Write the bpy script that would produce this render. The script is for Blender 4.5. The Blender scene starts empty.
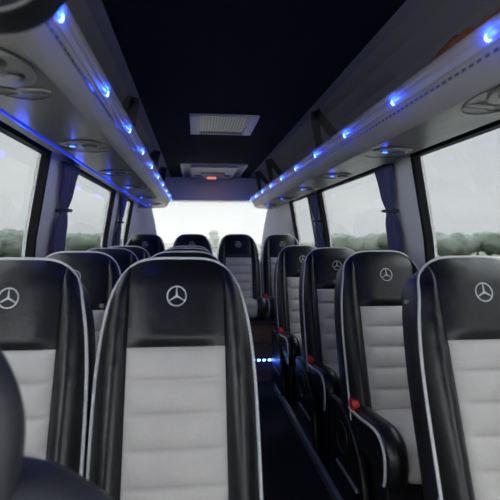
import bpy, math, random
from mathutils import Vector, noise
random.seed(4)
col = bpy.context.scene.collection
CX = .187          # centre line of the vehicle, metres right of the camera
EYE = 1.15         # camera height above the aisle floor
Y0, Y1 = -1.7, 6.12

# ------------------------------------------------------------------ materials
def mat(name, base, rough=.5, metal=0, bump=0, bscale=60, var=0, vscale=8, emit=None, estr=0, coat=0, stretch=None, spec=None, sheen=0):
    m = bpy.data.materials.new(name); m.use_nodes = True
    nt = m.node_tree; b = nt.nodes['Principled BSDF']
    b.inputs['Base Color'].default_value = (*base, 1)
    b.inputs['Roughness'].default_value = rough
    b.inputs['Metallic'].default_value = metal
    if spec is not None: b.inputs['Specular IOR Level'].default_value = spec
    if coat: b.inputs['Coat Weight'].default_value = coat; b.inputs['Coat Roughness'].default_value = .15
    if sheen: b.inputs['Sheen Weight'].default_value = sheen
    tc = nt.nodes.new('ShaderNodeTexCoord'); src = tc.outputs['Object']
    if stretch:
        mp = nt.nodes.new('ShaderNodeMapping'); mp.inputs['Scale'].default_value = stretch
        nt.links.new(src, mp.inputs[0]); src = mp.outputs[0]
    if bump:
        n = nt.nodes.new('ShaderNodeTexNoise'); n.inputs['Scale'].default_value = bscale; n.inputs['Detail'].default_value = 4
        bp = nt.nodes.new('ShaderNodeBump'); bp.inputs['Strength'].default_value = bump; bp.inputs['Distance'].default_value = .01
        nt.links.new(src, n.inputs['Vector']); nt.links.new(n.outputs['Fac'], bp.inputs['Height']); nt.links.new(bp.outputs[0], b.inputs['Normal'])
    if var:
        n = nt.nodes.new('ShaderNodeTexNoise'); n.inputs['Scale'].default_value = vscale; n.inputs['Detail'].default_value = 5
        r = nt.nodes.new('ShaderNodeValToRGB')
        r.color_ramp.elements[0].color = (*[c*(1-var) for c in base], 1); r.color_ramp.elements[0].position = .3
        r.color_ramp.elements[1].color = (*[min(1, c*(1+var)) for c in base], 1); r.color_ramp.elements[1].position = .7
        nt.links.new(src, n.inputs['Vector']); nt.links.new(n.outputs['Fac'], r.inputs[0]); nt.links.new(r.outputs[0], b.inputs['Base Color'])
    if emit: b.inputs['Emission Color'].default_value = (*emit, 1); b.inputs['Emission Strength'].default_value = estr
    return m

def glass_mat(name, tint, milk=0.0):
    m = bpy.data.materials.new(name); m.use_nodes = True; nt = m.node_tree; nt.nodes.clear()
    out = nt.nodes.new('ShaderNodeOutputMaterial'); tr = nt.nodes.new('ShaderNodeBsdfTransparent'); tr.inputs[0].default_value = (*tint, 1)
    gl = nt.nodes.new('ShaderNodeBsdfGlossy'); gl.inputs['Roughness'].default_value = .03; gl.inputs['Color'].default_value = (.8, .8, .8, 1)
    last = tr.outputs[0]
    if milk:
        tl = nt.nodes.new('ShaderNodeBsdfTranslucent'); tl.inputs[0].default_value = (.9, .9, .9, 1)
        n = nt.nodes.new('ShaderNodeTexNoise'); n.inputs['Scale'].default_value = 3; n.inputs['Detail'].default_value = 5
        mr = nt.nodes.new('ShaderNodeMapRange'); mr.inputs['To Min'].default_value = milk*.6; mr.inputs['To Max'].default_value = milk*1.4
        mm = nt.nodes.new('ShaderNodeMixShader'); nt.links.new(n.outputs[0], mr.inputs[0]); nt.links.new(mr.outputs[0], mm.inputs[0])
        nt.links.new(tr.outputs[0], mm.inputs[1]); nt.links.new(tl.outputs[0], mm.inputs[2]); last = mm.outputs[0]
    fr = nt.nodes.new('ShaderNodeFresnel'); fr.inputs[0].default_value = 1.4
    mx = nt.nodes.new('ShaderNodeMixShader'); mu = nt.nodes.new('ShaderNodeMath'); mu.operation = 'MULTIPLY'; mu.inputs[1].default_value = .25
    nt.links.new(fr.outputs[0], mu.inputs[0]); nt.links.new(mu.outputs[0], mx.inputs[0])
    nt.links.new(last, mx.inputs[1]); nt.links.new(gl.outputs[0], mx.inputs[2]); nt.links.new(mx.outputs[0], out.inputs[0])
    return m

M = dict(
 leather=mat('black_leather', (.0065, .0065, .008), .36, bump=.22, bscale=22, spec=.36),
 shell=mat('black_shell', (.010, .010, .013), .42, bump=.15, bscale=90),
 insert=mat('grey_leather', (.41, .39, .375), .55, bump=.12, bscale=120, var=.05, vscale=12),
 piping=mat('grey_piping', (.52, .52, .54), .45),
 silver=mat('silver_thread', (.6, .6, .62), .35, metal=.2),
 red=mat('red_plastic', (.55, .012, .015), .35),
 dark=mat('black_plastic', (.013, .013, .015), .35),
 darkwall=mat('charcoal_trim', (.03, .03, .035), .6),
 metal=mat('brushed_aluminium', (.34, .34, .38), .4, metal=.3, bump=.1, bscale=200),
 carpet=mat('dark_carpet', (.016, .014, .013), .95, bump=.8, bscale=260, var=.4, vscale=90),
 headliner=mat('navy_black_headliner', (.0042, .0038, .0038), .95, bump=.5, bscale=150, var=.15, spec=.1),
 fascia=mat('warm_grey_fascia', (.225, .213, .215), .5, bump=.05, bscale=90),
 band=mat('grey_lens_band', (.24, .24, .29), .42, coat=.12),
 panel=mat('pale_grey_panel', (.155, .148, .162), .6, bump=.06, bscale=60),
 under=mat('taupe_marbled_panel', (.065, .059, .051), .36, bump=.1, bscale=20, var=.7, vscale=6, stretch=(1.5, .35, 1)),
 pillar=mat('light_grey_pillar', (.80, .79, .80), .6, bump=.05, bscale=100),
 bulk=mat('grey_bulkhead', (.66, .66, .69), .7, bump=.05, bscale=100),
 curtain=mat('navy_curtain', (.075, .075, .19), .85, bump=.3, bscale=100),
 rubber=mat('black_window_frame', (.005, .005, .006), .7, spec=.15),
 slat=mat('dark_vent_slat', (.10, .10, .10), .5),
 console=mat('grey_console', (.15, .145, .138), .4),
 wood=mat('brown_step_panel', (.13, .08, .065), .5, bump=.1, bscale=40, var=.25, vscale=9),
 vent=mat('pale_vent_frame', (.33, .33, .33), .45),
 led=mat('blue_led', (.1, .2, .8), .4, emit=(.20, .42, 1), estr=7),
 led2=mat('blue_reading_lamp', (.1, .2, .8), .4, emit=(.03, .16, 1), estr=2.6),
 ledstrip=mat('blue_led_strip', (.02, .05, .5), .4, emit=(.01, .045, 1), estr=.35),
 redlamp=mat('reddish_cabin_lamp', (.8, .3, .2), .4, emit=(1, .28, .2), estr=.55),
 orange=mat('orange_reflection', (.26, .075, .03), .8, bump=.5, bscale=30, var=.3, vscale=25),
 seatcloth=mat('dark_front_seat', (.016, .016, .022), .5, bump=.25, bscale=40),
 glass=glass_mat('tinted_glass', (.397, .403, .404)),
 rearglass=glass_mat('hazed_rear_glass', (.415, .411, .404), .06),  # translucent share washes out the view, standing in for haze
 clear=glass_mat('windscreen_glass', (.92, .93, .93)),
 asphalt=mat('grey_asphalt', (.36, .365, .36), .9, var=.2, vscale=1.5),
 grass=mat('dull_grass', (.13, .16, .10), .95, var=.3, vscale=.4),
 leaf=mat('hazed_foliage', (.13, .155, .13), .9, var=.35, vscale=1.2, bump=.6, bscale=4),  # distance haze is put into both pale leaf colours
 leaf2=mat('hazed_foliage_pale', (.165, .19, .165), .9, var=.3, vscale=1.2, bump=.6, bscale=4),
 bark=mat('brown_bark', (.12, .10, .08), .9, bump=.5),
 rail=mat('pale_barrier', (.55, .56, .54), .6),
)

# ------------------------------------------------------------------ helpers
def link(name, me, m, parent=None, smooth=True):
    o = bpy.data.objects.new(name, me); col.objects.link(o)
    if m: me.materials.append(M[m] if isinstance(m, str) else m)
    if smooth:
        me.polygons.foreach_set('use_smooth', [True]*len(me.polygons)); me.update()
    if parent: o.parent = parent
    return o
class MB:
    def __init__(s): s.v = []; s.f = []
    def add(s, vs, fs):
        b = len(s.v); s.v += [tuple(p) for p in vs]; s.f += [tuple(b+i for i in f) for f in fs]; return s
    def box(s, x0, x1, y0, y1, z0, z1):
        return s.add([(x, y, z) for z in (z0, z1) for y in (y0, y1) for x in (x0, x1)],
            [(0,2,3,1),(4,5,7,6),(0,1,5,4),(1,3,7,5),(3,2,6,7),(2,0,4,6)])
    def grid(s, rows, close=False):
        n = len(rows[0]); vs = [p for r in rows for p in r]; fs = []
        for i in range(len(rows)-1):
            for j in range(n if close else n-1):
                k = (j+1) % n
                fs.append((i*n+j, i*n+k, (i+1)*n+k, (i+1)*n+j))
        return s.add(vs, fs)
    def prism(s, pts, axis, a0, a1):      # closed outline extruded along an axis
        def mk(p, a):
            return (a, p[0], p[1]) if axis == 'x' else (p[0], a, p[1]) if axis == 'y' else (p[0], p[1], a)
        n = len(pts)
        return s.add([mk(p, a0) for p in pts]+[mk(p, a1) for p in pts],
            [tuple(range(n))[::-1], tuple(range(n, 2*n))]+[(i, (i+1) % n, n+(i+1) % n, n+i) for i in range(n)])
    def tube(s, pts, r, k=8, closed=False):
        P = [Vector(p) for p in pts]; n = len(P); rows = []
        nrm = None
        for i in range(n):
            t = (P[(i+1) % n]-P[i-1]) if closed else (P[min(i+1, n-1)]-P[max(i-1, 0)])
            t.normalize()
            if nrm is None:
                nrm = t.orthogonal().normalized()
            nrm = (nrm - t*nrm.dot(t)).normalized(); bi = t.cross(nrm)
            rr = r[i] if isinstance(r, (list, tuple)) else r
            rows.append([P[i]+rr*(math.cos(a)*nrm+math.sin(a)*bi) for a in [2*math.pi*j/k for j in range(k)]])
        if closed: rows.append(rows[0])
        s.grid(rows, True)
        if not closed:
            m = len(s.v); s.f.append(tuple(range(m-k, m))); s.f.append(tuple(range(m-k*n, m-k*n+k))[::-1])
        return s
    def disc(s, c, rx, ry, h, k=28, z=1):   # low oval boss, facing down when z=-1
        rows = []
        for (f, dz) in ((1, 0), (1, .7), (.93, 1), (.5, 1), (.02, 1)):
            rows.append([(c[0]+rx*f*math.cos(a), c[1]+ry*f*math.sin(a), c[2]+z*h*dz) for a in [2*math.pi*j/k for j in range(k)]])
        return s.grid(rows, True)
    def build(s, name, m, parent=None, smooth=False, bevel=0, recalc=True):
        me = bpy.data.meshes.new(name); me.from_pydata(s.v, [], s.f); me.update()
        if recalc:
            import bmesh
            bm = bmesh.new(); bm.from_mesh(me)
            bmesh.ops.remove_doubles(bm, verts=bm.verts, dist=1e-5); bmesh.ops.recalc_face_normals(bm, faces=bm.faces)
            bm.to_mesh(me); bm.free()
        o = link(name, me, m, parent, smooth)
        if bevel:
            b = o.modifiers.new('Bevel', 'BEVEL'); b.width = bevel; b.segments = 3; b.limit_method = 'ANGLE'
            me.polygons.foreach_set('use_smooth', [True]*len(me.polygons)); b.harden_normals = True
        return o
def tag(o, label, cat, group=None, kind=None):
    o['label'] = label; o['category'] = cat
    if group: o['group'] = group
    if kind: o['kind'] = kind
    return o
def struct(o, label=None):
    o['kind'] = 'structure'
    if label: o['label'] = label
    return o
def empty(name, loc):
    o = bpy.data.objects.new(name, None); o.location = loc; o.empty_display_size = .1; col.objects.link(o); return o
KIDS = {}
def copy_tree(o, parent=None):
    c = o.copy(); col.objects.link(c); c.parent = parent
    for ch in [x for x in col.objects if x.parent == o]: copy_tree(ch, c)
    return c

# ------------------------------------------------------------------ coach seat
LEAN = .39; ZB = .40; ZTOP = EYE-.064; XI = .135; WB = .219; WT = .172
def W(v): return WB+(WT-WB)*(v**5)
def top(s): return ZTOP-.062*abs(s)**4.5
ZH = EYE-.302   # headrest / insert boundary
def bump(t, v):
    B = .036*(1-v)**.6+.009 if v < 1 else .009
    return B*math.sin(math.pi*min(1, t)**.85)
def surf_sv(s, v, kind):
    zt = top(s); z = ZB+v*(zt-ZB); x = s*W(v)
    return x, fy(x, z, kind), z
def fy(x, z, kind='b'):
    # forward surface, y (negative is towards the front of the vehicle)
    v = 0; s = 0
    for _ in range(5):
        zt = top(max(-1, min(1, s))); v = (z-ZB)/(zt-ZB); v = max(0, min(1, v)); s = x/W(v)
    a = abs(s); s0 = XI/W(v)
    y = (z-.985)*LEAN
    if a > s0:
        t = (a-s0)/(1-s0); y -= bump(t, v)
        y += .020*t**4
    q = max(0, (v-.90)/.10)
    y += .045*q**2.2*(1 if a < .8 else 1)
    if kind == 'h': y -= .016*max(0, 1-(x/XI)**4)*min(1, (z-ZH+.004)/.03)*(1-.6*q)
    if kind == 'i':
        u = ((ZH-z) % .083)/.083
        y -= .002+.017*(math.sin(math.pi*u)**.42)*max(0, 1-(x/XI)**6)
    return y
def columns(x0, x1, z0, z1, nx, nz, kind):
    rows = []
    for j in range(nz+1):
        r = []
        for i in range(nx+1):
            f = i/nx
            x = x0+(x1-x0)*f
            r.append((x, fy(x, z0+(z1-z0)*j/nz, kind), z0+(z1-z0)*j/nz))
        rows.append(r)
    return rows
def seat(side, cover, low=0.0, buckle=True):
    root = empty('coach_seat', (0, 0, 0))
    # insert
    MB().grid(columns(-XI, XI, ZB, ZH, 16, 76, 'i')).build('seat_insert', 'insert', root, True)
    # headrest panel: up to the crown
    rows = []
    for j in range(25):
        r = []
        for i in range(17):
            x = -XI+2*XI*i/16; zt = top(x/WT)-.0005
            z = ZH+(zt-ZH)*(j/24)**.9
            r.append((x, fy(x, z, 'h'), z))
        rows.append(r)
    MB().grid(rows).build('headrest', 'leather', root, True)
    for sd in (-1, 1):
        rows = []
        for j in range(49):
            v = j/48; s0 = XI/W(v); r = []
            for i in range(13):
                s = sd*(s0+(1-s0)*i/12)
                zt = top(s); z = ZB+v*(zt-ZB); x = s*W(v)
                t = i/12
                y = (z-.985)*LEAN - bump(t, v) + .020*t**4 + .045*(max(0, (v-.90)/.10))**2.2
                if i == 0: y += .004
                # sewn creases across the bolster
                y += .0011*math.sin(z*70+sd)*math.sin(math.pi*t)*(1 if .75 < z < .95 else .25)
                r.append((x, y, z))
            rows.append(r)
        MB().grid(rows).build('side_bolster', 'leather', root, True)
    # rim path
    rim = []
    for j in range(0, 40): v = j/40; rim.append((-1, v))
    n = 28
    for j in range(n+1): rim.append((-1+2*j/n, 1))
    for j in range(1, 41): v = 1-j/40; rim.append((1, v))
    def rimp(s, v, out, dy):
        z = ZB+v*(top(s)-ZB); x = s*W(v)
        q = max(0, (v-.90)/.10)
        y = (z-.985)*LEAN+.020*abs(s)**4*(1)+.045*q**2.2
        c = Vector((0, 0, .75)); d = Vector((x, 0, (z-.75)*(1 if z > .75 else 0)))
        if d.length > 0: d.normalize()
        return (x+d.x*out, y+dy, z+d.z*out-dy*.42*max(0, (v-.8)/.2))
    rows = [[rimp(s, v, o, dy) for s, v in rim] for o, dy in ((-.004, 0), (.001, .012), (.004, .06), (.003, .115), (-.010, .145), (-.05, .16))]
    def soften(p):
        for _ in range(4):
            p = [p[0]]+[tuple((p[i-1][k]+2*p[i][k]+p[i+1][k])/4 for k in range(3)) for i in range(1, len(p)-1)]+[p[-1]]
        return p
    rows = [soften(q) for q in rows]
    # back face
    back = MB().grid(rows)
    last = rows[-1]; m = len(last)//2
    L = last[:m+1]; R = last[::-1][:m+1]
    back.grid([[tuple(a[k]*(1-f)+b[k]*f for k in range(3)) for f in (0, .25, .5, .75, 1)] for a, b in zip(L, R)])
    back.build('back_shell', 'shell', root, True)
    p = soften([rimp(s, v, .0015, -.0015) for s, v in rim])
    MB().tube(p, .0052, 8).build('piping', 'piping', root, True)
    # emblem, stitched ring and three-pointed star
    cz = EYE-.165; r0 = .0265; mb = MB()
    ring = [(r0*math.cos(a), cz+r0*math.sin(a)) for a in [2*math.pi*k/40 for k in range(40)]]
    mb.tube([(x, fy(x, z, 'h')-.0012, z) for x, z in ring], .0019, 6, True)
    for k in range(3):
        a = math.pi/2+k*2*math.pi/3; pts = []
        for q in range(7):
            f = q/6*r0; x, z = f*math.cos(a), cz+f*math.sin(a); pts.append((x, fy(x, z, 'h')-.0012, z))
        mb.tube(pts, [.0031-.0022*q/6 for q in range(7)], 6)
    mb.build('emblem', 'silver', root, True)
    # belt guide on the shoulder
    MB().box(-.226, -.212, .04, .055, .945, .957).build('belt_guide', 'console', root, bevel=.004)
    # ---------------- cushion
    dz = low
    prof = []
    base = [(-.10, .465), (-.18, .462), (-.26, .462), (-.34, .468), (-.42, .478), (-.48, .482), (-.525, .474), (-.553, .452), (-.567, .42), (-.570, .385), (-.566, .35), (-.555, .335)]
    base = [(a, b-.028) for a, b in base]
    for i in range(len(base)-1):
        for k in range(4):
            f = k/4; prof.append((base[i][0]*(1-f)+base[i+1][0]*f, base[i][1]*(1-f)+base[i+1][1]*f))
    prof.append(base[-1])
    # smooth
    for _ in range(3):
        prof = [prof[0]]+[((prof[i-1][0]+2*prof[i][0]+prof[i+1][0])/4, (prof[i-1][1]+2*prof[i][1]+prof[i+1][1])/4) for i in range(1, len(prof)-1)]+[prof[-1]]
    nn = []
    for i in range(len(prof)):
        a = prof[max(0, i-1)]; b = prof[min(len(prof)-1, i+1)]; d = Vector((b[0]-a[0], b[1]-a[1])).normalized(); nn.append((d.y*-1*-1, -d.x))
    arc = [0]
    for i in range(1, len(prof)): arc.append(arc[-1]+math.dist(prof[i], prof[i-1]))
    def off(i, o):
        # outward normal: up on the top, forward at the nose
        ny, nz = nn[i]
        if nz < 0 and i < 8: ny, nz = -ny, -nz
        return prof[i][0]+ny*o, prof[i][1]+nz*o
    def cgrid(xs, os_, seams=False):
        rows = []
        for i in range(len(prof)):
            r = []
            for x, o in zip(xs, os_):
                oo = o
                if seams:
                    u = ((arc[i]+.03) % .105)/.105; oo = .002+.010*math.sin(math.pi*u)**.45*(1-(x/XI)**6)
                y, z = off(i, oo); r.append((x, y, z))
            rows.append(r)
        return rows
    xs = [-XI+2*XI*k/14 for k in range(15)]
    MB().grid(cgrid(xs, [0]*15, True)).build('cushion_insert', 'insert', root, True)
    for sd in (-1, 1):
        ts = [k/10 for k in range(11)]
        xs = [sd*(XI+(.216-XI)*t) for t in ts]; os_ = [.034*math.sin(math.pi*(t**.7)*.80)-.004*(t == 0) for t in ts]
        xs += [sd*.220, sd*.221, sd*.220, sd*.214]; os_ += [.004, -.03, -.08, -.12]
        MB().grid(cgrid(xs, os_)).build('cushion_bolster', 'leather', root, True)
        if sd == side or side == 0 and sd == -1:
            pts = [(sd*.221,)+off(i, .010) for i in range(4, len(prof)-1)]
            MB().tube(pts, .0058, 8).build('cushion_piping', 'piping', root, True)
    zb = low
    MB().box(-.185, .185, -.50, -.06, zb, .36).build('seat_base', 'dark', root, bevel=.012)
    # red buckle on its stalk
    sd = side or -1
    if buckle:
        b = MB(); b.prism([(-.235, .438), (-.185, .443), (-.175, .463), (-.185, .488), (-.220, .485), (-.238, .463)], 'x', sd*.208-.016, sd*.208+.016)
        bk = b.build('buckle', 'red', root, bevel=.005)
        MB().box(sd*.208-.006, sd*.208+.006, -.21, -.19, .36, .445).build('buckle_stalk', 'dark', bk)
    if cover:
        pr = [(.07, .455), (-.03, .462), (-.11, .455), (-.20, .432), (-.28, .38), (-.34, .30), (-.39, .20), (-.42, .10), (-.43, .0+low), (.07, .0+low)]
        c = MB(); pr = [(a, b-(.03 if b > .3 else 0)) for a, b in pr]; c.prism(pr, 'x', sd*.206, sd*.236); cv = c.build('side_cover', 'leather', root, bevel=.012)
        ov = [(-.13+.07*math.cos(a)+.03*math.sin(a), .33+.055*math.sin(a)-.03*math.cos(a)) for a in [2*math.pi*k/24 for k in range(24)]]
        MB().tube([(sd*.237, y, z-.03) for y, z in ov], .004, 6, True).build('grip_recess', 'dark', cv, True)
        MB().box(min(sd*.234, sd*.242), max(sd*.234, sd*.242), -.34, -.06, .165+low*.3, .178+low*.3).build('kick_strip', 'metal', cv)
    return root
D = [1.45, 2.20, 2.95, 3.70]
XW, XC, XR = -.510, -.052, .880
def put(proto, first, x, y, z, label, group):
    o = proto if first else copy_tree(proto)
    o.location = (x, y, z); tag(o, label, 'seat', group); return o
g = 'leather coach seats'
ord_ = ['front-row', 'second-row', 'third-row', 'fourth-row']
pr = seat(-1, False, buckle=False); prc = seat(-1, True)
lab = ['large black and grey leather seat cut off by the right edge of the picture',
 'second leather seat along the right side, its whole cushion and red buckle visible',
 'third leather seat along the right side, between the second and fourth',
 'fourth leather seat along the right side, nearest before the rear step']
for i, (x, y) in enumerate(((.875, 1.45), (.858, 2.19), (.850, 2.95), (.836, 3.84))): put(pr if i == 0 else prc, i < 2, x, y, 0, lab[i], 'single leather seats along the right windows')
pc1 = seat(1, True, buckle=False); pc = seat(1, True)
lab = ['large black and grey leather seat in the centre foreground beside the aisle',
 'aisle seat just behind the large central seat, only its top edge showing',
 'third aisle seat left of the aisle, only a thin arc of its top showing',
 'aisle seat fourth from the front left of the aisle, last arc before the rear bench']
for i, y in enumerate(D): put(pc if i else pc1, i < 2, XC, y, 0, lab[i], 'aisle seats left of the aisle')
pw = seat(0, False)
lab = ['black and grey leather window seat at far left, its emblem at the edge',
 'second window seat on the left, half emblem showing beside the central seat',
 'third window seat on the left, black top with grey piping behind the second',
 'fourth window seat on the left, smallest top before the rear row']
for i, y in enumerate(D): put(pw, i == 0, XW, y, 0, lab[i], 'window seats on the left')
prr = seat(-1, False, low=.305)
lab = ['leftmost seat of the rear row by the left corner pillar',
 'rear-row seat second from left, seen over the stacked aisle seat tops',
 'rear-row seat facing the end of the aisle, third from left',
 'rightmost seat of the rear row by the right corner pillar']
for i, x in enumerate((-.508, -.031, .447, .913)): put(prr, i == 0, x, 5.2, .10, lab[i], 'rear row of leather seats')

# ------------------------------------------------------------------ body shell
def wa(z):     # half width of the side wall at height z (above aisle floor)
    Z = z-EYE
    pts = [(-1.2, .985), (-.28, .985), (0, .957), (.40, .886), (.52, .86), (.70, .78), (.9, .70)]
    for (z0, a0), (z1, a1) in zip(pts, pts[1:]):
        if Z <= z1: return a0+(a1-a0)*(Z-z0)/(z1-z0)
    return pts[-1][1]
def wx(sd, z, o=0): return CX+sd*(wa(z)+o)
def wall_piece(mb, sd, y0, y1, z0, z1, o0=0, o1=.05):
    zs = [z0]+[z for z in (EYE-.28, EYE, EYE+.40, EYE+.52) if z0 < z < z1]+[z1]
    rows = []
    for z in zs: rows.append([(wx(sd, z, o0), y0, z), (wx(sd, z, o0), y1, z), (wx(sd, z, o1), y1, z), (wx(sd, z, o1), y0, z)])
    mb.grid(rows, True); n = len(mb.v)
    mb.f.append((n-4, n-3, n-2, n-1)); m = n-4*len(zs); mb.f.append((m+3, m+2, m+1, m))
SILL = EYE-.30; HEAD = EYE+.41
wins = {-1: [(-1.25, .85), (1.0, 2.505), (2.975, 4.505), (5.15, 5.80)], 1: [(-1.25, .55), (.70, 2.375), (2.76, 4.29), (4.69, 5.60)]}
nwin = 0
for sd, nm in ((-1, 'wall_left'), (1, 'wall_right')):
    mb = MB()
    wall_piece(mb, sd, Y0, Y1, -.05, SILL)
    wall_piece(mb, sd, Y0, Y1, HEAD+.03, EYE+.54)
    e = [Y0]+[v for w in wins[sd] for v in w]+[Y1]
    for k in range(0, len(e), 2): wall_piece(mb, sd, e[k], e[k+1], SILL, HEAD+.03)
    wo = struct(mb.build(nm, 'pillar'), 'pale grey side wall with window pillars')
    # black header band above the glass
    for wi, (y0, y1) in enumerate(wins[sd]):
        nwin += 1
        w = struct(empty('window_%d' % nwin, (CX+sd*.95, (y0+y1)/2, SILL)), 'wide tinted side window with a black frame')
        L = Vector(w.location)
        mb = MB()
        def sh(mb_): mb_.v = [(a-L.x, b-L.y, c-L.z) for a, b, c in mb_.v]
        t = .05
        wall_piece(mb, sd, y0, y1, HEAD-.01, HEAD+.055, -.006, .03)
        wall_piece(mb, sd, y0, y1, SILL, SILL+t, -.006, .03)
        wall_piece(mb, sd, y0-.020, y0+.010, SILL, HEAD+.055, -.008, .03)
        wall_piece(mb, sd, y1-.010, y1+.020, SILL, HEAD+.055, -.008, .03)
        sh(mb); mb.build('window_frame', 'rubber', w)
        mb = MB(); wall_piece(mb, sd, y0, y1, SILL, HEAD+.02, .032, .035)
        sh(mb); mb.build('window_glass', 'glass' if wi else 'clear', w)
# floor with its plinth on the right, carpet
struct(MB().box(CX-1.0, CX+1.0, Y0, Y1+.3, -.08, 0).build('floor', 'carpet'), 'dark carpet floor')
struct(MB().box(.596, .620, .3, 3.74, 0, .045).build('trim_1', 'metal', bevel=.004), 'metal edge rail along the right side of the aisle')
# roof: dark headliner, pale curved side panels
ZC = EYE+.753
struct(MB().box(CX-.486, CX+.486, Y0, Y1+.25, ZC, ZC+.03).build('ceiling', 'headliner'), 'black fabric headliner along the middle of the roof')
for sd, nm in ((-1, 'trim_2'), (1, 'trim_3')):
    P = [(.478, .750), (.53, .752), (.60, .735), (.68, .695), (.76, .635), (.82, .56), (.862, .48)]
    inner = [(CX+sd*a, EYE+z) for a, z in P]; outer = [(CX+sd*(a+.03), EYE+z+.03) for a, z in P][::-1]
    struct(MB().prism(inner+outer, 'y', Y0, Y1+.25).build(nm, 'panel', smooth=False), 'curved pale grey roof side panel behind the rack')
# rear wall: bulkhead, corner trims, lower wall; rear window
mb = MB()
mb.prism([(6.05, EYE+.452), (6.10, EYE+.445), (6.20, EYE+.445), (6.42, EYE+.78), (6.28, EYE+.78)], 'x', CX-.80, CX+.80)
bulk = struct(mb.build('wall_back', 'bulk'), 'grey rear wall above and around the back window')
mb = MB()
mb.box(CX-.99, CX+.99, 6.12, 6.2, -.05, EYE-.30)
mb.build('lower_panel', 'bulk', bulk)
for sd in (-1, 1):
    # corner trim widening downwards
    def cx(a): return CX+sd*a
    zs = [EYE-.32, EYE, EYE+.20, EYE+.36, EYE+.47]
    inn = [.60, .635, .665, .70, .715]
    yb = 6.12
    rows = []
    for z, a in zip(zs, inn):
        aw = wa(z); yf = 5.63 if sd > 0 else 5.83
        rows.append([(cx(aw+.01), yf, z), (cx(aw-.012), yf+.03, z), (cx((aw+a)/2+.05), yf+.25, z), (cx(a+.01), 6.06, z), (cx(a), 6.10, z), (cx(a+.01), 6.16, z), (cx(aw+.02), 6.16, z)])
    mb = MB(); mb.grid(rows, True)
    n = len(mb.v); mb.f.append(tuple(range(n-7, n))); mb.f.append(tuple(range(0, 7))[::-1])
    mb.build('corner_trim', 'pillar', bulk, True)
nwin += 1
w = struct(empty('window_%d' % nwin, (CX, 6.15, EYE-.3)), 'wide back window over the rear row')
MB().box(-.74, .74, -.005, .0, 0, .76).build('window_glass', 'rearglass', w)
MB().box(-.76, .76, -.03, .02, -.03, .01).build('window_frame', 'rubber', w)
# front: dash wall and windscreen, behind the camera
struct(MB().box(CX-.99, CX+.99, Y0-.06, Y0, -.05, .85).build('wall_front', 'darkwall'), 'dashboard wall under the windscreen')
struct(MB().box(CX-.84, CX+.84, Y0-.06, Y0, EYE+.45, EYE+.8).build('trim_4', 'darkwall'), 'header above the windscreen')
nwin += 1
w = struct(empty('window_%d' % nwin, (CX, Y0-.03, .85)), 'windscreen at the front of the vehicle')
MB().box(-.93, .93, -.004, .004, 0, .76).build('window_glass', 'clear', w)

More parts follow.
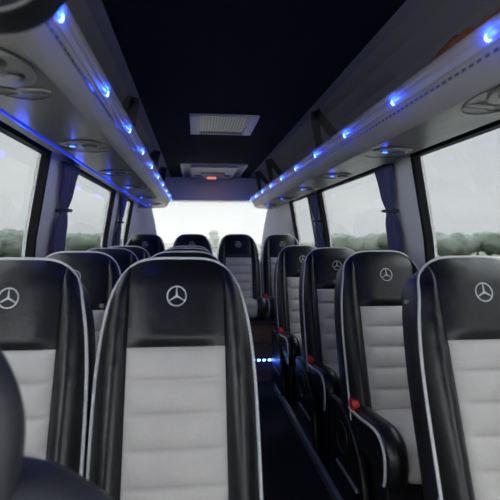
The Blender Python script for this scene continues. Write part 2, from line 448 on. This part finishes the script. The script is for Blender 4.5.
# ------------------------------------------------------------------ overhead racks
PLAN = [(5.55, 0), (5.75, .006), (5.87, .025), (5.95, .06), (6.0, .115), (6.02, .2)]   # how the lip rounds off at the rear end
RY0 = .15
led_y = [1.035+.527*k for k in range(-1, 10)]
def rack(sd):
    root = empty('overhead_luggage_rack', (CX+sd*.6, 3, EYE+.35))
    L = root.location
    def T(a, y, Z): return (CX+sd*a-L.x, y-L.y, EYE+Z-L.z)
    ys = [(RY0, 0)]+[(.6*k+.6, 0) for k in range(8)]+PLAN
    def sweep(name, prof, m, smooth=False):
        mb = MB(); mb.grid([[T(min(a+d, .70) if a+d < .70 or a < .70 else a, y, Z) for a, Z in prof] for y, d in ys])
        return mb.build(name, m, root, smooth)
    u = sweep('underside', [(.506, .353), (.715, .357), (.722, .364), (.722, .385), (.70, .40)], 'under')
    sweep('fascia', [(.506, .353), (.498, .357), (.481, .385), (.470, .404)], 'fascia', True)
    sweep('perforated_strip', [(.470, .404), (.4665, .4155), (.4600, .424), (.4575, .4245)], 'fascia')
    sweep('lens_band', [(.4575, .4245), (.4570, .4275), (.4530, .432), (.4505, .438), (.4495, .4455)], 'band', True)
    sweep('lip_rail', [(.4495, .4455), (.4470, .4465), (.4440, .456), (.4405, .466), (.4430, .470), (.452, .471), (.463, .464), (.480, .43), (.500, .41), (.86, .41)], 'fascia', True)
    # perforations: one row of dark slots
    mb = MB(); y = RY0+.05
    while y < 5.6:
        mb.add([T(.4689, y, .4065), T(.4689, y+.019, .4065), T(.4672, y+.019, .4130), T(.4672, y, .4130)], [(0, 1, 2, 3)])
        mb.v[-4:] = [(a-sd*.0016, b, c) for a, b, c in mb.v[-4:]]
        y += .033
    h = mb.build('slot_row', 'dark', root, recalc=False); h['kind'] = 'stuff'
    # rear end cap closing the rack
    mb = MB(); mb.add([T(.70, 6.02, .353), T(.70, 6.02, .46), T(.86, 6.02, .46), T(.86, 6.02, .353)], [(0, 1, 2, 3)])
    mb.build('end_cap', 'fascia', root)
    # front end closing panel
    mb = MB(); mb.prism([(T(a, 0, Z)[0], T(a, 0, Z)[2]) for a, Z in [(.51, .355), (.715, .36), (.86, .40), (.458, .46), (.448, .44)]], 'y', RY0-L.y-.02, RY0-L.y)
    mb.build('end_cap', 'dark', root)
    # crescent lamps
    for y in led_y:
        mb = MB(); pts = []; rr = []
        for k in range(11):
            t = -1+2*k/10; ph = math.radians(-25+85*t); u = .0095*math.sin(ph)
            pts.append(T(.4492-.25*u, y+.0125*math.cos(ph), .4385+.95*u)); rr.append(.0004+.0016*(1-t*t))
        mb.tube(pts, rr, 6); ld = mb.build('led_lamp', 'led', root, True); ld['label'] = 'glowing blue crescent lamp'
    # A-shaped brackets in the rack
    for y in ((2.88, 4.70, 5.55) if sd > 0 else (2.72, 4.35, 5.35)):
        mb = MB()
        def bar(p0, p1, w0, w1, t=.012):
            (a0, z0), (a1, z1) = p0, p1; d = Vector((a1-a0, z1-z0)).normalized(); nx, nz = -d.y, d.x
            q = [(a0+nx*w0, z0+nz*w0), (a0-nx*w0, z0-nz*w0), (a1-nx*w1, z1-nz*w1), (a1+nx*w1, z1+nz*w1)]
            mb.prism([(T(a, 0, Z)[0], T(a, 0, Z)[2]) for a, Z in q], 'y', y-L.y-t, y-L.y+t)
        bar((.500, .742), (.560, .41), .026, .016); bar((.510, .738), (.72, .50), .026, .02); bar((.70, .53), (.79, .41), .02, .014)
        pass
        mb.build('bracket', 'darkwall', root)
    if sd > 0:
        # raised panel joint of the rack liner behind the first bracket
        mb = MB(); mb.prism([(T(a, 0, Z)[0], T(a, 0, Z)[2]) for a, Z in [(.62, .405), (.62, .60), (.635, .61), (.76, .63), (.80, .56), (.84, .42)]], 'y', 3.15-L.y, 3.9-L.y)
        mb.build('liner_panel', 'panel', root, bevel=.01)
    return root
rR = tag(rack(1), 'long open luggage rack with blue lamps above the right windows', 'luggage rack', 'overhead racks')
rL = tag(rack(-1), 'long open luggage rack with blue lamps above the left windows', 'luggage rack', 'overhead racks')
def lamp(name, loc, energy, color, r=.01, parent=None):
    l = bpy.data.lights.new(name, 'POINT'); l.energy = energy; l.color = color; l.shadow_soft_size = r
    o = bpy.data.objects.new(name, l); o.location = loc; col.objects.link(o)
    if parent: o.parent = parent; o.matrix_parent_inverse.identity(); o.location = Vector(loc)-parent.location
    return o
BL = (.012, .055, 1)
for sd, r in ((1, rR), (-1, rL)):
    for y in led_y: lamp('led_light', (CX+sd*.436, y, EYE+.441), .26, BL, .007, r)
# blue light strip above the left windows
mb = MB().box(-.003, .006, -2.9, 2.9, -.005, .004)
o = tag(mb.build('light_strip', 'ledstrip'), 'thin glowing blue light strip above the left windows', 'light strip'); o.location = (CX-.730, 2.95, EYE+.358)
for k in range(7):
    lamp('strip_light', (CX-.745, .9+.8*k, EYE+.335), .12, BL, .02, o)

# ------------------------------------------------------------------ passenger service units under the racks
def console(big, mirror):
    root = empty('reading_light_unit', (0, 0, 0))
    sx = mirror
    # lateral oval plate
    MB().disc((0, 0, 0), .078, .055, .006, z=-1).build('unit_plate', 'console', root, True)
    lp = MB().disc((sx*.035, -.005, -.005), .017, .017, .004, z=-1).build('lamp_ring', 'dark', root, True)
    MB().disc((sx*.035, -.005, -.0085), .011, .011, .003, z=-1).build('reading_lamp', 'led2', lp, True)
    for q in (-.025, ):
        nz = MB().disc((sx*q, .0, -.005), .030, .026, .008, z=-1).build('air_nozzle', 'dark', root, True)
        MB().tube([(sx*q+.026*math.cos(a), .022*math.sin(a), -.013) for a in [2*math.pi*k/24 for k in range(24)]], .002, 6, True).build('nozzle_ring', 'console', nz, True)
    # second lens and outline swirl behind
    MB().tube([(sx*(-.045)+.036*math.cos(a), .075+.022*math.sin(a), -.001) for a in [2*math.pi*k/30 for k in range(30)]], .0022, 6, True).build('slot_vent', 'console', root, True)
    MB().tube([(.095*math.cos(a), .05+.125*math.sin(a), -.0005) for a in [2*math.pi*k/40 for k in range(40)]], .0015, 6, True).build('panel_seam', 'dark', root, True)
    return root
def speaker_unit(mirror):
    root = empty('air_vent_unit', (0, 0, 0)); sx = mirror
    MB().disc((0, -.03, 0), .078, .125, .007, z=-1).build('unit_plate', 'console', root, True)
    for q, yy in ((-.028, .0), (.028, -.03), (-.02, -.085)):
        nz = MB().disc((sx*q, yy, -.006), .026, .030, .006, z=-1).build('air_nozzle', 'dark', root, True)
        MB().disc((sx*q, yy, -.011), .015, .017, .004, z=-1).build('nozzle_cap', 'console', nz, True)
    mb = MB().disc((-sx*.03, .135, 0), .042, .022, .006, z=-1); s = mb.build('slot_vent', 'console', root, True)
    MB().box(-sx*.03-.028, -sx*.03+.028, .132, .138, -.0075, -.005).build('slot', 'dark', s)
    MB().tube([(sx*.035+.032*math.cos(a), .140+.030*math.sin(a)*(1-.35*math.cos(a)), -.001) for a in [2*math.pi*k/30 for k in range(30)]], .002, 6, True).build('call_button_ring', 'dark', root, True)
    MB().tube([(.092*math.cos(a), .02+.195*math.sin(a), -.0005) for a in [2*math.pi*k/40 for k in range(40)]], .0018, 6, True).build('panel_seam', 'dark', root, True)
    return root
words = ['nearest', 'second', 'third', 'fourth', 'fifth']
for sd, side in ((1, 'right'), (-1, 'left')):
    proto = None
    for k, y in enumerate((1.95, 2.73, 3.50, 4.36, 5.20)):
        o = console(0, -1) if proto is None else copy_tree(proto)
        proto = proto or o
        o.location = (CX+sd*(.607), y, EYE+.3535)
        tag(o, '%s oval reading light unit with blue lamp under the %s rack' % (words[k], side), 'reading light', 'reading light units')
        lamp('reading_glow', (CX+sd*.607-.035, y-.005, EYE+.33), .022, BL, .008, o)
    o = speaker_unit(sd); o.location = (CX+sd*.60, 1.12 if sd < 0 else 1.14, EYE+.353)
    tag(o, 'large oval air vent unit under the near end of the %s rack' % side, 'air vent', 'large air vent units')

# ------------------------------------------------------------------ ceiling units
def ceil_vent():
    root = empty('ceiling_vent', (.184, 3.33, ZC))
    hx, hy = .214, .270
    MB().box(-hx, -hx+.062, -hy, hy, -.016, 0).build('side_frame', 'vent', root, bevel=.004)
    MB().box(hx-.062, hx, -hy, hy, -.016, 0).build('side_frame', 'vent', root, bevel=.004)
    for s in (-1, 1): MB().box(-hx+.06, hx-.06, s*(hy-.006)-.007, s*(hy-.006)+.007, -.014, 0).build('end_frame', 'vent', root)
    MB().box(-hx+.06, hx-.06, -hy+.01, hy-.01, -.003, 0).build('backing', 'dark', root)
    n = 17
    for k in range(n):
        x = -hx+.066+(2*hx-.132)*k/(n-1)
        MB().box(x-.0014, x+.0014, -hy+.012, hy-.012, -.0130, -.0105).build('slat', 'vent', root)
    return root
tag(ceil_vent(), 'rectangular slatted air vent with pale end frames in the black ceiling', 'vent')
def hatch():
    root = empty('ceiling_unit', (.198, 5.66, ZC))
    hx, hy = .345, .57
    out = []
    def rr(hx, hy, r, k=6):
        o = []
        for cx, cy, a0 in ((hx-r, hy-r, 0), (-hx+r, hy-r, 90), (-hx+r, -hy+r, 180), (hx-r, -hy+r, 270)):
            for j in range(k+1): a = math.radians(a0+90*j/k); o.append((cx+r*math.cos(a), cy+r*math.sin(a)))
        return o
    MB().prism(rr(hx, hy, .06), 'z', -.012, 0).build('outer_plate', 'vent', root)
    MB().prism(rr(hx-.03, hy-.04, .04), 'z', -.016, -.011).build('recess', 'dark', root)
    MB().prism(rr(hx-.10, hy-.05, .04), 'z', -.035, -.014).build('cover', 'vent', root, bevel=.006)
    MB().prism(rr(.13, .14, .02), 'z', -.046, -.034).build('lamp_housing', 'console', root)
    MB().box(-.20, .20, .10, .16, -.042, -.03).build('grille', 'dark', root)
    l = MB().box(-.055, .055, .26, .36, -.050, -.034).build('lamp', 'redlamp', root, bevel=.004); l['label'] = 'small glowing reddish lamp'
    return root
tag(hatch(), 'pale ceiling unit with a small red lamp above the rear row', 'ceiling unit')

# ------------------------------------------------------------------ curtains beside the pillars
def curtain(sd, y0, y1):
    root = empty('window_curtain', (CX+sd*.87, (y0+y1)/2, EYE-.14)); L = root.location
    rows = []
    zt = EYE+.395; zb = EYE-.14; nz = 24; nk = 40
    for j in range(nz+1):
        z = zb+(zt-zb)*j/nz
        ztie = EYE+.15; sq = 1-.38*math.exp(-((z-ztie)/.05)**2)-.1*math.exp(-((z-ztie)/.25)**2)
        flare = 1+.5*max(0, (z-EYE-.25)/.15)**1.5 if z > EYE+.25 else 1
        r = []
        for k in range(nk):
            a = 2*math.pi*k/nk; wv = 1+.16*math.sin(a*7+j*.05)
            yy = (y1-y0)/2*math.cos(a)*sq*wv*flare
            xx = .020*math.sin(a)*sq*wv
            r.append((wx(sd, z)-sd*.032-L.x+xx, yy, z-L.z))
        rows.append(r)
    mb = MB().grid(rows, True); n = len(mb.v); mb.f.append(tuple(range(n-nk, n))); mb.f.append(tuple(range(nk))[::-1])
    mb.build('cloth', 'curtain', root, True)
    z = EYE+.15
    MB().tube([(wx(sd, z)-sd*.032-L.x+.030*math.sin(a), (y1-y0)/2*.82*math.cos(a), z-L.z+.004*math.cos(a)) for a in [2*math.pi*k/24 for k in range(24)]], .009, 8, True).build('tieback', 'dark', root, True)
    return root
cg = 'tied curtains at the window pillars'
tag(curtain(-1, 2.72, 2.95), 'dark blue tied curtain between the first two windows on the left', 'curtain', cg)
tag(curtain(1, 2.61, 2.79), 'dark blue tied curtain between the first two windows on the right', 'curtain', cg)
tag(curtain(1, 4.30, 4.48), 'dark blue tied curtain at the farther pillar on the right', 'curtain', cg)
tag(curtain(-1, 4.80, 5.00), 'dark blue tied curtain at the farther pillar on the left', 'curtain', cg)

# ------------------------------------------------------------------ rear step and platform
st = empty('aisle_step', (.39, 3.93, 0))
MB().box(-.165, .27, 0, .55, 0, .160).build('riser_panel', 'wood', st, bevel=.004)
MB().box(-.165, .27, -.008, .55, .160, .208).build('tread', 'dark', st, bevel=.006)
for k in range(9):
    x = -.10+.0425*k+.20*0+.115*0+.12*0
    l = MB().box(x-.011, x+.011, -.0125, -.007, .172, .186).build('step_lamp', 'led', st); l['label'] = 'small blue step lamp'
tag(st, 'low step at the end of the aisle with a row of blue lamps', 'step')
lamp('step_glow', (.50, 3.87, .18), .05, BL, .03, st); lamp('step_glow', (.58, 3.87, .18), .05, BL, .03, st)
pf = empty('rear_platform', (CX, 4.5, 0))
MB().box(-.96, .96, 0, 1.6, 0, .365).build('platform_box', 'wood', pf)
MB().box(-.96, .96, -.012, 1.6, .365, .380).build('platform_top', 'dark', pf, bevel=.004)
tag(pf, 'raised brown platform carrying the rear row of seats', 'platform')

# ------------------------------------------------------------------ near dark seat at lower left and round housing at upper left
fs = empty('front_seat', (-.385, .75, 0))
def blob(secs, n=40, p=2.6):
    rows = []
    for (z, hx, hy, cy) in secs:
        r = []
        for k in range(n):
            a = 2*math.pi*k/n; c, s = math.cos(a), math.sin(a)
            r.append((hx*math.copysign(abs(c)**(2/p), c), cy+hy*math.copysign(abs(s)**(2/p), s), z))
        rows.append(r)
    rows = [[(a*.94, b, c) for a, b, c in r_] for r_ in rows]; mb = MB().grid(rows, True); m = len(mb.v); mb.f.append(tuple(range(m-n, m))); mb.f.append(tuple(range(n))[::-1]); return mb
Z = lambda q: EYE+q*.94
blob([(Z(-.50), .135, .05, -.02), (Z(-.42), .147, .062, -.02), (Z(-.35), .143, .066, -.01), (Z(-.30), .149, .066, 0), (Z(-.24), .136, .064, .01), (Z(-.18), .105, .058, .02), (Z(-.135), .065, .045, .025), (Z(-.12), .03, .02, .03)]).build('headrest', 'seatcloth', fs, True)
blob([(.35, .30, .07, -.06), (Z(-.62), .325, .085, -.03), (Z(-.50), .325, .09, 0), (Z(-.45), .30, .088, .01), (Z(-.41), .25, .08, .02), (Z(-.375), .20, .065, .02), (Z(-.35), .14, .04, .02)]).build('backrest', 'seatcloth', fs, True)
blob([(.18, .25, .24, -.2), (.24, .29, .27, -.2), (.34, .30, .28, -.2), (.42, .27, .25, -.2)]).build('cushion', 'seatcloth', fs, True)
MB().box(-.18, .18, -.35, -.02, 0, .2).build('seat_base', 'dark', fs, bevel=.01)
for ch in list(col.objects):
    if ch.parent == fs and ch.name.split('.')[0] in ('headrest', 'backrest', 'cushion'):
        sm = ch.modifiers.new('Smooth', 'SUBSURF'); sm.levels = sm.render_levels = 2
tag(fs, 'plain dark seat with sloping shoulder cut off at the lower left corner', 'seat')

hd = empty('round_housing', (-.283, .72, EYE+.394))
mb = MB(); rows = []
R = .098
for (f, dy) in ((.02, -.022), (.5, -.02), (.80, -.012), (.90, -.004), (.93, -.006), (.97, -.014), (1.0, -.008), (1.0, .05), (.9, .07), (.02, .07)):
    rows.append([(R*1.1*f*math.cos(a), dy, R*f*math.sin(a)) for a in [2*math.pi*k/48 for k in range(48)]])
mb.grid(rows, True); mb.build('housing_body', 'rubber', hd, True)
MB().tube([(R*1.1*.955*math.cos(a), -.015, R*.955*math.sin(a)) for a in [2*math.pi*k/48 for k in range(48)]], .0022, 6, True).build('rim', 'console', hd, True)
tag(hd, 'round black housing with a raised rim at the upper left corner', 'housing')

# orange reflection in the right rack, built as a crumpled mesh
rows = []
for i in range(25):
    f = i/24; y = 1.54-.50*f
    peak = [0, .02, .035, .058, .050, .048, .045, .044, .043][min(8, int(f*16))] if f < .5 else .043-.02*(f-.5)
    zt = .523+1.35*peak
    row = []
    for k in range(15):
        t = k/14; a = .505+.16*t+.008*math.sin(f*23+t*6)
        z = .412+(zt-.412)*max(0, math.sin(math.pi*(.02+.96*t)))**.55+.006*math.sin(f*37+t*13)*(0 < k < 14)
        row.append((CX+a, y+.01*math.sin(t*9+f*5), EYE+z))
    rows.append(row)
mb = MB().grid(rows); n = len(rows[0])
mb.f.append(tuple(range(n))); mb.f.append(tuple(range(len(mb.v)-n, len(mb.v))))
tag(mb.build('cloth', 'orange', smooth=True), 'orange-brown reflection in the right luggage rack, modelled as a crumpled sheet', 'cloth')

# ------------------------------------------------------------------ outside
GZ = -.95
struct(MB().box(-160, 160, -80, 200, GZ-.3, GZ).build('ground', 'asphalt', smooth=False), 'grey ground around the vehicle')
struct(MB().box(-160, 160, 29.5, 200, GZ, GZ+.04).build('grass_field', 'grass'), 'dull green field beyond the barrier')
br = empty('road_barrier', (5, 27, GZ))
mb = MB().box(-38, 38, -.06, .06, .72, 1.02); mb.build('barrier_beam', 'rail', br, bevel=.03)
for k in range(-9, 10): MB().box(k*4-.06, k*4+.06, .06, .16, 0, .95).build('barrier_post', 'rail', br)
tag(br, 'pale roadside barrier seen as a thin line through the windows', 'barrier')
def tree(x, y, h, w, m, label):
    root = empty('tree', (x, y, GZ)); mb = MB()
    MB().tube([(0, 0, 0), (.05, 0, h*.25), (0, .05, h*.5)], [.16, .13, .08], 7).build('trunk', 'bark', root, True)
    for q in range(8):
        cx, cy, cz, r = (q/7-.5)*w*.56, random.uniform(-.15, .15)*w, h*random.uniform(.42, .60), h*random.uniform(.34, .40)
        if w < 2: cx = random.uniform(-.2, .2)*w; r = random.uniform(.3, .4)*w; cz = h*(.2+.09*q)
        rows = []; so = random.uniform(0, 50)
        for i in range(11):
            th = math.pi*i/10; row = []
            for j in range(16):
                ph = 2*math.pi*j/16; d = Vector((math.sin(th)*math.cos(ph), math.sin(th)*math.sin(ph), math.cos(th)))
                k = 1+.38*noise.noise(d*2.2+Vector((so, 0, 0)))
                row.append(tuple(Vector((cx, cy, cz))+Vector((d.x*r*k, d.y*r*k, d.z*r*k*.85))))
            rows.append(row)
        mb.grid(rows, True)
    mb.build('crown', m, root, True)
    tag(root, label, 'tree', 'distant trees outside the windows'); return root
tl = 'haze-tinted grey-green tree in the distant row seen through the windows'
for i in range(24):
    x = -56+5.0*i+random.uniform(-.1, .1)
    hh = random.uniform(2.7, 3.2) if not (-7 < x < 12) else random.uniform(1.5, 1.9)
    tree(x*1.12+2.8, 50, hh*1.03, 5.2, 'leaf2', tl)
    if 0 < x < 3.5: continue
    tree(x, 44, hh, 4.6, random.choice(['leaf', 'leaf2']), tl)
for i in range(7):
    tree(-38-(i % 2), 8+i*5, random.uniform(2.4, 2.8), 4.4, 'leaf2', tl)
    tree(48+(i % 2), 8+i*5, random.uniform(2.4, 2.8), 4.4, 'leaf2', tl)
lt = tree(1.6, 44, 3.0, 1.1, 'leaf2', 'taller lone tree faint through the back window'); del lt['group']

# ------------------------------------------------------------------ sky and light
w = bpy.data.worlds.new('overcast'); bpy.context.scene.world = w; w.use_nodes = True; nt = w.node_tree
bg = nt.nodes['Background']; tc = nt.nodes.new('ShaderNodeTexCoord'); mp = nt.nodes.new('ShaderNodeMapping'); mp.inputs['Scale'].default_value = (1, 1, 4)
n = nt.nodes.new('ShaderNodeTexNoise'); n.inputs['Scale'].default_value = 2.2; n.inputs['Detail'].default_value = 6
cr = nt.nodes.new('ShaderNodeValToRGB'); cr.color_ramp.elements[0].position = .35; cr.color_ramp.elements[1].position = .7
cr.color_ramp.elements[0].color = (.80, .845, .87, 1); cr.color_ramp.elements[1].color = (.95, .955, .955, 1)
nt.links.new(tc.outputs['Generated'], mp.inputs[0]); nt.links.new(mp.outputs[0], n.inputs['Vector']); nt.links.new(n.outputs['Fac'], cr.inputs[0]); nt.links.new(cr.outputs[0], bg.inputs[0])
sep = nt.nodes.new('ShaderNodeSeparateXYZ'); nt.links.new(tc.outputs['Generated'], sep.inputs[0])
mr = nt.nodes.new('ShaderNodeMapRange'); mr.inputs['From Min'].default_value = .30; mr.inputs['From Max'].default_value = .9
mr.inputs['To Min'].default_value = 3.6; mr.inputs['To Max'].default_value = 17   # overhead sky raised beyond real overcast to brighten the cabin
nt.links.new(sep.outputs['Z'], mr.inputs[0]); nt.links.new(mr.outputs[0], bg.inputs[1])

s = bpy.context.scene
cam = bpy.data.cameras.new('camera'); co = bpy.data.objects.new('camera', cam); col.objects.link(co)
cam.sensor_width = 36; cam.lens = 36; cam.clip_start = .02; cam.clip_end = 500
co.location = (0, 0, EYE)
psi = math.atan(55/500); th = math.atan(12/500)
co.rotation_euler = (math.pi/2-th, 0, -psi)
s.camera = co
cam.dof.use_dof = True; cam.dof.focus_distance = 2.3; cam.dof.aperture_fstop = 3.5
s.view_settings.view_transform = 'Standard'; s.view_settings.look = 'None'; s.view_settings.gamma = 1; s.view_settings.use_curve_mapping = False
s.view_settings.exposure = .6
